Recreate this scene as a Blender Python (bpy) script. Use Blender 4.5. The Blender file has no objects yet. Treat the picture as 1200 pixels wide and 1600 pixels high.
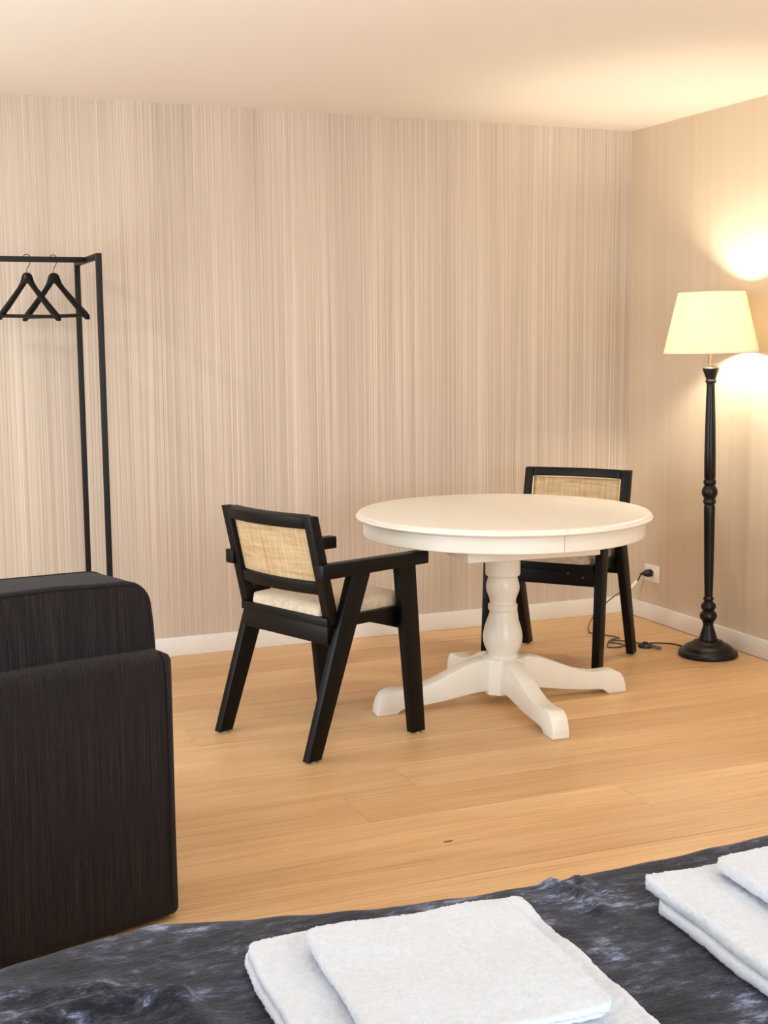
import bpy, bmesh, math, random
import numpy as np
from mathutils import Vector, Matrix, noise

# ------------------------------------------------------------------ camera
sc = bpy.context.scene
col = sc.collection
PIT, ROL, YAW, FPX = 0.1289900, -0.0083274, 0.3865534, 2060.777
fw = Vector((0, math.cos(PIT), -math.sin(PIT)))
rt = Vector((1, 0, 0))
up = rt.cross(fw)
r2 = math.cos(ROL) * rt + math.sin(ROL) * up
u2 = -math.sin(ROL) * rt + math.cos(ROL) * up
m3 = Matrix((r2, u2, -fw)).transposed()
m3 = Matrix.Rotation(-YAW, 3, 'Z') @ m3
camd = bpy.data.cameras.new('camera')
camo = bpy.data.objects.new('camera', camd)
col.objects.link(camo)
camo.matrix_world = Matrix.Translation((-3.611, -5.636, 1.373)) @ m3.to_4x4()
camd.sensor_fit = 'HORIZONTAL'
camd.sensor_width = 36.0
camd.lens = FPX / 1200 * 36.0
camd.clip_start = 0.05
sc.camera = camo

# ------------------------------------------------------------------ world, light, exposure
w = bpy.data.worlds.new('world')
sc.world = w
w.use_nodes = True
w.node_tree.nodes['Background'].inputs[0].default_value = (0.75, 0.85, 1.0, 1)
w.node_tree.nodes['Background'].inputs[1].default_value = 0.6
sc.view_settings.view_transform = 'Standard'
sc.view_settings.look = 'None'
sc.view_settings.gamma = 1.0
sc.view_settings.use_curve_mapping = False
sc.view_settings.exposure = 0.16
sc.cycles.max_bounces = 10
sc.cycles.diffuse_bounces = 6
sc.cycles.sample_clamp_indirect = 6


def area_light(name, loc, rot, sx, sy, energy, color):
    d = bpy.data.lights.new(name, 'AREA')
    d.shape = 'RECTANGLE'
    d.size, d.size_y = sx, sy
    d.energy = energy
    d.color = color
    o = bpy.data.objects.new(name, d)
    col.objects.link(o)
    o.location = loc
    o.rotation_euler = rot
    return o


# daylight entering through the glazed doors of the left wall
area_light('window_daylight', (-4.75, -2.2, 1.03), (0, math.radians(-78), 0), 1.75, 2.9, 78, (0.87, 0.95, 1.0))
# fill light at the added window behind the camera, evens the back wall
area_light('window_daylight', (-2.3, -6.98, 1.3), (math.radians(90), 0, 0), 2.6, 1.7, 94, (0.78, 0.92, 1.0))


def spot_light(name, loc, target, energy, color, angle=120, blend=0.8, radius=0.03):
    d = bpy.data.lights.new(name, 'SPOT')
    d.energy = energy
    d.color = color
    d.spot_size = math.radians(angle)
    d.spot_blend = blend
    d.shadow_soft_size = radius
    o = bpy.data.objects.new(name, d)
    col.objects.link(o)
    o.location = loc
    o.rotation_euler = (Vector(target) - Vector(loc)).to_track_quat('-Z', 'Y').to_euler()
    return o


# ------------------------------------------------------------------ materials
def lin(c):
    return tuple(((v / 255) / 12.92 if v / 255 <= 0.04045 else ((v / 255 + 0.055) / 1.055) ** 2.4) for v in c) + (1.0,)


class Mat:
    def __init__(self, name):
        self.m = bpy.data.materials.new(name)
        self.m.use_nodes = True
        self.t = self.m.node_tree
        self.b = self.t.nodes['Principled BSDF']
        self.out = self.t.nodes['Material Output']

    def n(self, typ, **kw):
        o = self.t.nodes.new(typ)
        for k, v in kw.items():
            setattr(o, k, v)
        return o

    def l(self, a, b):
        self.t.links.new(a, b)

    def coord(self, scale=(1, 1, 1), rand=False, what='Object'):
        tc = self.n('ShaderNodeTexCoord')
        mp = self.n('ShaderNodeMapping')
        src = tc.outputs[what]
        if rand:
            oi = self.n('ShaderNodeObjectInfo')
            mu = self.n('ShaderNodeVectorMath', operation='SCALE')
            mu.inputs[0].default_value = (37.1, 19.7, 11.3)
            self.l(oi.outputs['Random'], mu.inputs['Scale'])
            ad = self.n('ShaderNodeVectorMath', operation='ADD')
            self.l(src, ad.inputs[0])
            self.l(mu.outputs[0], ad.inputs[1])
            src = ad.outputs[0]
        self.l(src, mp.inputs['Vector'])
        mp.inputs['Scale'].default_value = scale
        return mp.outputs['Vector']

    def noise(self, vec, scale=1, detail=4, rough=0.5, dist=0):
        o = self.n('ShaderNodeTexNoise')
        self.l(vec, o.inputs['Vector'])
        o.inputs['Scale'].default_value = scale
        o.inputs['Detail'].default_value = detail
        o.inputs['Roughness'].default_value = rough
        o.inputs['Distortion'].default_value = dist
        return o.outputs['Fac']

    def ramp(self, fac, stops):
        o = self.n('ShaderNodeValToRGB')
        self.l(fac, o.inputs[0])
        e = o.color_ramp.elements
        while len(e) < len(stops):
            e.new(0.5)
        for i, (p, c) in enumerate(stops):
            e[i].position = p
            e[i].color = c if len(c) == 4 else tuple(c) + (1,)
        return o.outputs['Color']

    def mix(self, fac, a, b, mode='MIX'):
        o = self.n('ShaderNodeMix', data_type='RGBA', blend_type=mode)
        for inp, v in ((o.inputs[0], fac), (o.inputs[6], a), (o.inputs[7], b)):
            if isinstance(v, (float, int)):
                inp.default_value = v
            elif isinstance(v, tuple):
                inp.default_value = v
            else:
                self.l(v, inp)
        return o.outputs[2]

    def math(self, op, a, b=0.0, c=None):
        o = self.n('ShaderNodeMath', operation=op)
        for i, v in enumerate((a, b) if c is None else (a, b, c)):
            if isinstance(v, (float, int)):
                o.inputs[i].default_value = v
            else:
                self.l(v, o.inputs[i])
        return o.outputs[0]

    def bump(self, h, strength=0.3, dist=0.002):
        o = self.n('ShaderNodeBump')
        self.l(h, o.inputs['Height'])
        o.inputs['Strength'].default_value = strength
        o.inputs['Distance'].default_value = dist
        self.l(o.outputs[0], self.b.inputs['Normal'])

    def base(self, c, rough=0.5, spec=0.5):
        if isinstance(c, tuple):
            self.b.inputs['Base Color'].default_value = c
        else:
            self.l(c, self.b.inputs['Base Color'])
        self.b.inputs['Roughness'].default_value = rough
        self.b.inputs['Specular IOR Level'].default_value = spec
        return self


def make_materials():
    M = {}
    # striped textile wallpaper
    m = Mat('striped_wallpaper')
    fine = m.noise(m.coord((260, 1, 0.5)), 1, 2, 0.6)
    mid = m.noise(m.coord((70, 1, 0.35)), 1, 3, 0.6)
    broad = m.noise(m.coord((5.5, 1, 0.12)), 1, 3, 0.55)
    c1 = m.ramp(fine, [(0.34, lin((170, 151, 134))), (0.5, lin((203, 187, 171))), (0.66, lin((231, 218, 205)))])
    c2 = m.ramp(mid, [(0.32, lin((190, 173, 157))), (0.5, lin((206, 190, 175))), (0.68, lin((216, 202, 188)))])
    c = m.mix(0.45, c1, c2)
    c3 = m.ramp(broad, [(0.35, (0.92, 0.915, 0.91)), (0.62, (1.02, 1.02, 1.02))])
    c = m.mix(1.0, c, c3, 'MULTIPLY')
    m.base(c, 0.75, 0.25)
    m.bump(fine, 0.25, 0.001)
    M['wallpaper'] = m.m
    # plain wallpaper with a very faint stripe
    m = Mat('plain_wallpaper')
    f = m.noise(m.coord((1, 20, 0.25)), 1, 3, 0.6)
    m.base(m.ramp(f, [(0.3, lin((203, 184, 161))), (0.7, lin((211, 193, 170)))]), 0.7, 0.3)
    g = m.noise(m.coord((1, 160, 60)), 1, 3, 0.6)
    m.bump(g, 0.08, 0.001)
    M['plain_wall'] = m.m
    m = Mat('ceiling_paint')
    g = m.noise(m.coord((1, 1, 1)), 90, 4, 0.6)
    m.base(lin((240, 232, 222)), 0.85, 0.2)
    m.bump(g, 0.05, 0.001)
    M['ceiling'] = m.m
    m = Mat('white_trim')
    m.base(lin((238, 235, 230)), 0.4, 0.4)
    g = m.noise(m.coord((1, 1, 1)), 60, 3)
    m.bump(g, 0.03, 0.001)
    M['trim'] = m.m
    # oak planks
    m = Mat('oak_plank')
    warp = m.noise(m.coord((1.3, 5, 1), True), 1, 2)
    grain = m.noise(m.coord((1.8, 34, 1), True), 1, 6, 0.62, 0.5)
    fineg = m.noise(m.coord((9, 330, 1), True), 1, 4, 0.6)
    big = m.noise(m.coord((0.9, 6, 1), True), 1, 3, 0.5, 0.8)
    wv = m.n('ShaderNodeTexWave', wave_type='BANDS', bands_direction='Y', wave_profile='SIN')
    m.l(m.coord((0.55, 7.5, 1), True), wv.inputs['Vector'])
    wv.inputs['Scale'].default_value = 2.2
    wv.inputs['Distortion'].default_value = 14
    wv.inputs['Detail'].default_value = 3
    wv.inputs['Detail Scale'].default_value = 0.7
    cg = m.ramp(grain, [(0.28, lin((192, 150, 106))), (0.5, lin((216, 178, 132))), (0.72, lin((230, 195, 150)))])
    cb = m.ramp(big, [(0.3, lin((202, 160, 116))), (0.7, lin((228, 190, 144)))])
    c = m.mix(0.5, cg, cb)
    cw = m.ramp(wv.outputs['Fac'], [(0.0, (0.90, 0.87, 0.83)), (0.45, (1, 1, 1)), (1.0, (1.02, 1.02, 1.02))])
    c = m.mix(0.75, c, cw, 'MULTIPLY')
    cf = m.ramp(fineg, [(0.3, (0.86, 0.83, 0.80)), (0.55, (1, 1, 1))])
    c = m.mix(0.3, c, cf, 'MULTIPLY')
    oi = m.n('ShaderNodeObjectInfo')
    ct = m.ramp(oi.outputs['Random'], [(0.0, (0.90, 0.87, 0.84)), (0.5, (1, 1, 1)), (1.0, (1.04, 1.03, 1.02))])
    c = m.mix(1.0, c, ct, 'MULTIPLY')
    m.base(c, 0.42, 0.4)
    m.bump(m.math('ADD', m.math('MULTIPLY', fineg, 0.6), grain), 0.08, 0.001)
    M['oak'] = m.m
    m = Mat('floor_joint')
    m.base(lin((222, 186, 142)), 0.8)
    M['joint'] = m.m
    m = Mat('floor_mark')
    m.base(lin((92, 68, 45)), 0.8)
    M['mark'] = m.m
    # black stained wood
    m = Mat('black_wood')
    g = m.noise(m.coord((8, 60, 60)), 1, 4, 0.6)
    m.base(m.ramp(g, [(0.3, lin((4, 4, 4))), (0.7, lin((9, 8, 8)))]), 0.42, 0.2)
    m.bump(g, 0.08, 0.001)
    M['black_wood'] = m.m
    m = Mat('black_lamp_wood')
    g = m.noise(m.coord((30, 30, 8)), 1, 3)
    m.base(m.ramp(g, [(0.3, lin((6, 5, 5))), (0.7, lin((12, 10, 9)))]), 0.34, 0.35)
    M['lamp_black'] = m.m
    m = Mat('black_powder_metal')
    g = m.noise(m.coord((1, 1, 1)), 300, 2)
    m.base(lin((14, 13, 12)), 0.5, 0.3)
    m.bump(g, 0.05, 0.0005)
    M['black_metal'] = m.m
    m = Mat('white_lacquer')
    g = m.noise(m.coord((1, 1, 1)), 14, 3)
    m.base(m.ramp(g, [(0.3, lin((236, 232, 222))), (0.7, lin((240, 236, 228)))]), 0.28, 0.5)
    m.bump(g, 0.02, 0.001)
    M['white_lacquer'] = m.m
    # cane webbing
    m = Mat('cane_webbing')
    v = m.coord((1, 1, 1))
    sx = m.n('ShaderNodeSeparateXYZ')
    m.l(v, sx.inputs[0])
    hy = m.math('SINE', m.math('MULTIPLY', sx.outputs['Y'], 1150.0))
    hz = m.math('SINE', m.math('MULTIPLY', sx.outputs['Z'], 1150.0))
    pr = m.math('MAXIMUM', hy, hz)
    va = m.noise(m.coord((1, 7, 90)), 1, 4, 0.6)
    vb = m.noise(m.coord((1, 90, 7)), 1, 4, 0.6)
    c = m.ramp(m.math('MULTIPLY', m.math('ADD', va, vb), 0.5), [(0.36, lin((178, 148, 108))), (0.5, lin((202, 174, 134))), (0.64, lin((220, 195, 158)))])
    c = m.mix(0.45, c, m.ramp(pr, [(0.2, (0.62, 0.52, 0.40)), (0.75, (1, 1, 1))]), 'MULTIPLY')
    m.base(c, 0.5, 0.35)
    m.bump(pr, 0.4, 0.0008)
    M['cane'] = m.m
    m = Mat('cane_edging')
    m.base(lin((226, 198, 150)), 0.5, 0.35)
    M['cane_edge'] = m.m
    # seat linen
    m = Mat('beige_linen')
    a = m.noise(m.coord((260, 40, 40)), 1, 3)
    b = m.noise(m.coord((40, 260, 40)), 1, 3)
    s = m.math('ADD', a, b)
    m.base(m.ramp(m.math('MULTIPLY', s, 0.5), [(0.35, lin((192, 172, 146))), (0.65, lin((219, 202, 178)))]), 0.85, 0.2)
    m.bump(s, 0.25, 0.001)
    m.b.inputs['Sheen Weight'].default_value = 0.15
    M['linen'] = m.m
    # ribbed charcoal sofa fabric (ribs run up the cover)
    m = Mat('ribbed_charcoal_fabric')
    v = m.coord((1, 1, 1))
    rib = m.noise(m.coord((520, 60, 3.5)), 1, 2, 0.6, 0.1)
    spk = m.noise(m.coord((200, 200, 70)), 1, 3, 0.6)
    c = m.ramp(rib, [(0.30, lin((28, 24, 25))), (0.55, lin((40, 35, 36))), (0.78, lin((60, 54, 53)))])
    c = m.mix(0.5, c, m.ramp(spk, [(0.35, (0.75, 0.75, 0.75)), (0.65, (1.15, 1.15, 1.15))]), 'MULTIPLY')
    m.base(c, 0.9, 0.15)
    m.b.inputs['Sheen Weight'].default_value = 0.05
    m.b.inputs['Sheen Roughness'].default_value = 0.5
    m.bump(m.math('ADD', rib, m.math('MULTIPLY', spk, 0.3)), 0.6, 0.002)
    M['sofa'] = m.m
    m = Mat('charcoal_piping')
    g = m.noise(m.coord((1, 1, 1)), 400, 2)
    m.base(m.ramp(g, [(0.3, lin((30, 26, 27))), (0.7, lin((50, 46, 46)))]), 0.9, 0.15)
    M['piping'] = m.m
    # plush blanket
    m = Mat('grey_plush')
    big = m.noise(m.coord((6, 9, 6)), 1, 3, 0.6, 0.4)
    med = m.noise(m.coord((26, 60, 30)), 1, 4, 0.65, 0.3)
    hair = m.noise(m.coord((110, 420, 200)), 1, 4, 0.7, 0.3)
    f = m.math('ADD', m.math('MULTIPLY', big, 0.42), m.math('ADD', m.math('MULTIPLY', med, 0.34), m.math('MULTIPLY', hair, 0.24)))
    c = m.ramp(f, [(0.41, lin((16, 16, 21))), (0.48, lin((36, 36, 45))), (0.54, lin((66, 68, 84))), (0.62, lin((150, 160, 192)))])  # pale blue end paints the nap's highlights into the colour
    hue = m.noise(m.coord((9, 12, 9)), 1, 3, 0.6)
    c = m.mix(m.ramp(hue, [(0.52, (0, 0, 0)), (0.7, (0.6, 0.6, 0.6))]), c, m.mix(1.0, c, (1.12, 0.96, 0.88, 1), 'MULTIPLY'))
    m.base(c, 0.8, 0.25)
    m.b.inputs['Sheen Weight'].default_value = 0.2
    m.b.inputs['Sheen Roughness'].default_value = 0.35
    m.b.inputs['Sheen Tint'].default_value = (0.78, 0.86, 1.0, 1)
    m.bump(m.math('ADD', med, m.math('MULTIPLY', hair, 0.5)), 0.7, 0.006)
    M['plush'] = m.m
    m = Mat('white_terry')
    a = m.noise(m.coord((1, 1, 1)), 420, 3, 0.6)
    b = m.noise(m.coord((1, 1, 1)), 130, 3, 0.6)
    m.base(m.ramp(b, [(0.3, lin((206, 211, 221))), (0.7, lin((215, 220, 230)))]), 0.95, 0.1)
    m.b.inputs['Sheen Weight'].default_value = 0.2
    m.bump(m.math('ADD', a, m.math('MULTIPLY', b, 0.4)), 0.5, 0.002)
    M['terry'] = m.m
    # lamp shade
    m = Mat('lampshade_cotton')
    a = m.noise(m.coord((60, 60, 500)), 1, 2)
    tr = m.n('ShaderNodeBsdfTranslucent')
    tr.inputs[0].default_value = (0.92, 0.87, 0.73, 1)
    mx = m.n('ShaderNodeMixShader')
    mx.inputs[0].default_value = 0.42
    m.base(m.ramp(a, [(0.3, lin((238, 228, 208))), (0.7, lin((246, 238, 222)))]), 0.8, 0.1)
    m.l(m.b.outputs[0], mx.inputs[1])
    m.l(tr.outputs[0], mx.inputs[2])
    m.l(mx.outputs[0], m.out.inputs['Surface'])
    M['shade'] = m.m
    m = Mat('brushed_brass_stem')
    m.base(lin((150, 128, 104)), 0.35)
    m.b.inputs['Metallic'].default_value = 0.9
    M['stem'] = m.m
    m = Mat('bulb_glow')
    m.base((1, 0.9, 0.75, 1))
    m.b.inputs['Emission Color'].default_value = (1.0, 0.91, 0.70, 1)
    m.b.inputs['Emission Strength'].default_value = 590
    M['bulb'] = m.m
    m = Mat('white_plastic')
    m.base(lin((238, 231, 222)), 0.35)
    M['plastic'] = m.m
    m = Mat('dark_hole')
    m.base(lin((58, 48, 40)), 0.6)
    M['hole'] = m.m
    m = Mat('black_rubber')
    m.base(lin((20, 20, 20)), 0.45)
    M['rubber'] = m.m
    m = Mat('grey_cable')
    m.base(lin((92, 84, 74)), 0.5)
    M['cable'] = m.m
    m = Mat('clear_glide')
    m.base(lin((190, 180, 170)), 0.4)
    M['glide'] = m.m
    m = Mat('red_screw_cap')
    m.base(lin((150, 40, 45)), 0.4)
    M['red'] = m.m
    m = Mat('chrome_wire')
    m.base(lin((110, 104, 98)), 0.3)
    m.b.inputs['Metallic'].default_value = 1
    M['wire'] = m.m
    m = Mat('hanger_medallion')
    m.base(lin((96, 84, 62)), 0.35)
    m.b.inputs['Metallic'].default_value = 0.7
    M['medal'] = m.m
    m = Mat('window_glass')
    m.base((1, 1, 1, 1), 0.02)
    m.b.inputs['Transmission Weight'].default_value = 1.0
    M['glass'] = m.m
    m = Mat('mattress_ticking')
    g = m.noise(m.coord((1, 1, 1)), 200, 2)
    m.base(m.ramp(g, [(0.3, lin((214, 210, 204))), (0.7, lin((226, 222, 216)))]), 0.9)
    M['mattress'] = m.m
    return M


M = make_materials()


# ------------------------------------------------------------------ mesh helpers
def link(name, me, mat, parent=None):
    o = bpy.data.objects.new(name, me)
    col.objects.link(o)
    if mat is not None:
        me.materials.append(M[mat])
    if parent is not None:
        o.parent = parent
    return o


def finish(bm, name, mat, parent=None, smooth=True, angle=35):
    bmesh.ops.recalc_face_normals(bm, faces=bm.faces[:])
    me = bpy.data.meshes.new(name)
    bm.to_mesh(me)
    bm.free()
    if smooth:
        me.shade_smooth()
        try:
            me.set_sharp_from_angle(angle=math.radians(angle))
        except Exception:
            pass
    return link(name, me, mat, parent)


def empty(name, loc=(0, 0, 0), rz=0.0):
    o = bpy.data.objects.new(name, None)
    o.empty_display_size = 0.1
    col.objects.link(o)
    o.location = loc
    o.rotation_euler = (0, 0, rz)
    return o


def tag(o, label, cat, group=None):
    o['label'] = label
    o['category'] = cat
    if group:
        o['group'] = group
    return o


def struct(o):
    o['kind'] = 'structure'
    return o


def box_bm(x0, x1, y0, y1, z0, z1, bev=0.0, seg=2, bm=None):
    bm = bm or bmesh.new()
    r = bmesh.ops.create_cube(bm, size=1.0)
    vs = r['verts']
    for v in vs:
        v.co = Vector((x0 + (v.co.x + .5) * (x1 - x0), y0 + (v.co.y + .5) * (y1 - y0), z0 + (v.co.z + .5) * (z1 - z0)))
    if bev > 0:
        es = list({e for v in vs for e in v.link_edges})
        bmesh.ops.bevel(bm, geom=es, offset=bev, segments=seg, profile=0.5, affect='EDGES')
    return bm


def box(name, x0, x1, y0, y1, z0, z1, mat, parent=None, bev=0.0, seg=2):
    return finish(box_bm(x0, x1, y0, y1, z0, z1, bev, seg), name, mat, parent)


def prism_bm(pts, t0, t1, axis='Y', bev=0.0, seg=2, bm=None):
    """polygon in the plane across axis, extruded from t0 to t1"""
    bm = bm or bmesh.new()

    def P(a, b, t):
        return {'Y': (a, t, b), 'X': (t, a, b), 'Z': (a, b, t)}[axis]
    A = [bm.verts.new(P(a, b, t0)) for a, b in pts]
    B = [bm.verts.new(P(a, b, t1)) for a, b in pts]
    n = len(pts)
    fs = [bm.faces.new(A), bm.faces.new(B[::-1])]
    for i in range(n):
        fs.append(bm.faces.new([A[i], B[i], B[(i + 1) % n], A[(i + 1) % n]]))
    if bev > 0:
        es = list({e for f in fs for e in f.edges})
        bmesh.ops.recalc_face_normals(bm, faces=fs)
        bmesh.ops.bevel(bm, geom=es, offset=bev, segments=seg, profile=0.5, affect='EDGES')
    return bm


def lathe_bm(prof, n=48, bm=None, cap=True):
    bm = bm or bmesh.new()
    rings = []
    for r, z in prof:
        rings.append([bm.verts.new((r * math.cos(2 * math.pi * i / n), r * math.sin(2 * math.pi * i / n), z)) for i in range(n)])
    for a, b in zip(rings, rings[1:]):
        for i in range(n):
            bm.faces.new([a[i], a[(i + 1) % n], b[(i + 1) % n], b[i]])
    if cap:
        bm.faces.new(rings[0][::-1])
        bm.faces.new(rings[-1])
    return bm


def smooth_path(pts, sub=8):
    P = [Vector(p) for p in pts]
    P = [2 * P[0] - P[1]] + P + [2 * P[-1] - P[-2]]
    out = []
    for i in range(1, len(P) - 2):
        a, b, c, d = P[i - 1:i + 3]
        for k in range(sub):
            t = k / sub
            out.append(0.5 * ((2 * b) + (c - a) * t + (2 * a - 5 * b + 4 * c - d) * t * t + (3 * b - a - 3 * c + d) * t ** 3))
    out.append(P[-2])
    return out


def tube_bm(path, r, n=8, bm=None, closed=False):
    bm = bm or bmesh.new()
    P = [Vector(p) for p in path]
    rings = []
    prev = None
    L = len(P)
    for i, p in enumerate(P):
        if closed:
            t = (P[(i + 1) % L] - P[(i - 1) % L]).normalized()
        else:
            t = (P[min(i + 1, L - 1)] - P[max(i - 1, 0)]).normalized()
        if prev is None:
            u = t.orthogonal().normalized()
        else:
            u = (prev - t * prev.dot(t)).normalized()
        prev = u
        v = t.cross(u)
        rr = r[i] if isinstance(r, (list, tuple)) else r
        rings.append([bm.verts.new(p + rr * (math.cos(2 * math.pi * k / n) * u + math.sin(2 * math.pi * k / n) * v)) for k in range(n)])
    pairs = list(zip(rings, rings[1:]))
    if closed:
        pairs.append((rings[-1], rings[0]))
    for a, b in pairs:
        for k in range(n):
            bm.faces.new([a[k], a[(k + 1) % n], b[(k + 1) % n], b[k]])
    if not closed:
        bm.faces.new(rings[0][::-1])
        bm.faces.new(rings[-1])
    return bm


def sweep_rect_bm(path, wd, ht, side, bm=None, bev=0.0):
    """rectangular bar along path; wd along `side`-ish direction list, ht along z'"""
    bm = bm or bmesh.new()
    P = [Vector(p) for p in path]
    rings = []
    for i, p in enumerate(P):
        t = (P[min(i + 1, len(P) - 1)] - P[max(i - 1, 0)]).normalized()
        s = Vector(side)
        s = (s - t * s.dot(t)).normalized()
        h = t.cross(s)
        rings.append([bm.verts.new(p + a * s * wd / 2 + b * h * ht / 2) for a, b in ((-1, -1), (1, -1), (1, 1), (-1, 1))])
    fs = []
    for a, b in zip(rings, rings[1:]):
        for k in range(4):
            fs.append(bm.faces.new([a[k], a[(k + 1) % 4], b[(k + 1) % 4], b[k]]))
    fs.append(bm.faces.new(rings[0][::-1]))
    fs.append(bm.faces.new(rings[-1]))
    if bev:
        bmesh.ops.recalc_face_normals(bm, faces=fs)
        es = [e for e in {e for f in fs for e in f.edges} if e.calc_face_angle(0) > 0.6]
        bmesh.ops.bevel(bm, geom=es, offset=bev, segments=2, profile=0.5, affect='EDGES')
    return bm


def rbox_arrays(wx, wy, wz, r, step, cr=None):
    """dense rounded box centred on the origin: verts and quads.  cr = corner radius seen from above"""
    def ax(l):
        n = max(2, int(round(l / step)))
        return np.linspace(-l / 2, l / 2, n + 1)
    X, Y, Z = ax(wx), ax(wy), ax(wz)
    V, F = [], []

    def face(a, b, fn, flip):
        nonlocal V, F
        off = sum(len(v) for v in V)
        A, B = np.meshgrid(a, b, indexing='ij')
        V.append(fn(A.ravel(), B.ravel()))
        na, nb = len(a), len(b)
        idx = np.arange(na * nb).reshape(na, nb) + off
        q = np.stack([idx[:-1, :-1], idx[1:, :-1], idx[1:, 1:], idx[:-1, 1:]], -1).reshape(-1, 4)
        F.append(q[:, ::-1] if flip else q)
    o = np.ones_like
    for s in (1, -1):
        face(X, Y, lambda a, b: np.stack([a, b, o(a) * s * wz / 2], -1), s < 0)
        face(X, Z, lambda a, b: np.stack([a, o(a) * s * wy / 2, b], -1), s > 0)
        face(Y, Z, lambda a, b: np.stack([o(a) * s * wx / 2, a, b], -1), s < 0)
    V = np.concatenate(V)
    F = np.concatenate(F)
    key = np.round(V / 1e-5).astype(np.int64)
    _, first, inv = np.unique(key, axis=0, return_index=True, return_inverse=True)
    V = V[first]
    F = inv.reshape(-1)[F]
    if cr:
        h2 = np.array([wx / 2, wy / 2]) - cr
        q = np.clip(V[:, :2], -h2, h2)
        d = V[:, :2] - q
        # scale the corner square onto the quarter disc
        mx = np.abs(d).max(1)
        ln = np.linalg.norm(d, axis=1)
        k = np.where(ln > 1e-9, mx / np.maximum(ln, 1e-9), 1)
        V[:, :2] = q + d * k[:, None]
    # round the horizontal rims: shrink towards the inner shape near top and bottom
    h = np.array([wx / 2, wy / 2, wz / 2])
    inner = h - r
    q = np.clip(V, -inner, inner)
    d = V - q
    ln = np.linalg.norm(d, axis=1)
    ml = np.abs(d).max(1)
    k = np.where(ln > 1e-9, ml / np.maximum(ln, 1e-9), 1)
    V = q + d * k[:, None]
    return V, F


def arrays_obj(name, V, F, mat, parent=None):
    me = bpy.data.meshes.new(name)
    me.from_pydata(V.tolist(), [], F.tolist())
    me.update()
    me.shade_smooth()
    return link(name, me, mat, parent)


def vnormals(V, F):
    a, b, c, d = (V[F[:, i]] for i in range(4))
    fn = np.cross(c - a, d - b)
    N = np.zeros_like(V)
    for i in range(4):
        np.add.at(N, F[:, i], fn)
    return N / np.maximum(np.linalg.norm(N, axis=1), 1e-12)[:, None]


def fbm(V, s, seed=0):
    return np.array([noise.noise(Vector((p[0] * s + seed, p[1] * s + 3.1 * seed, p[2] * s))) for p in V])


def copy_tree(o, parent=None):
    c = o.copy()
    col.objects.link(c)
    c.parent = parent
    for ch in list(o.children):
        copy_tree(ch, c)
    return c


# ------------------------------------------------------------------ the room shell
HC = 2.371
XL, YF = -4.95, -7.0        # left wall, front wall (behind the camera)


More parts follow.
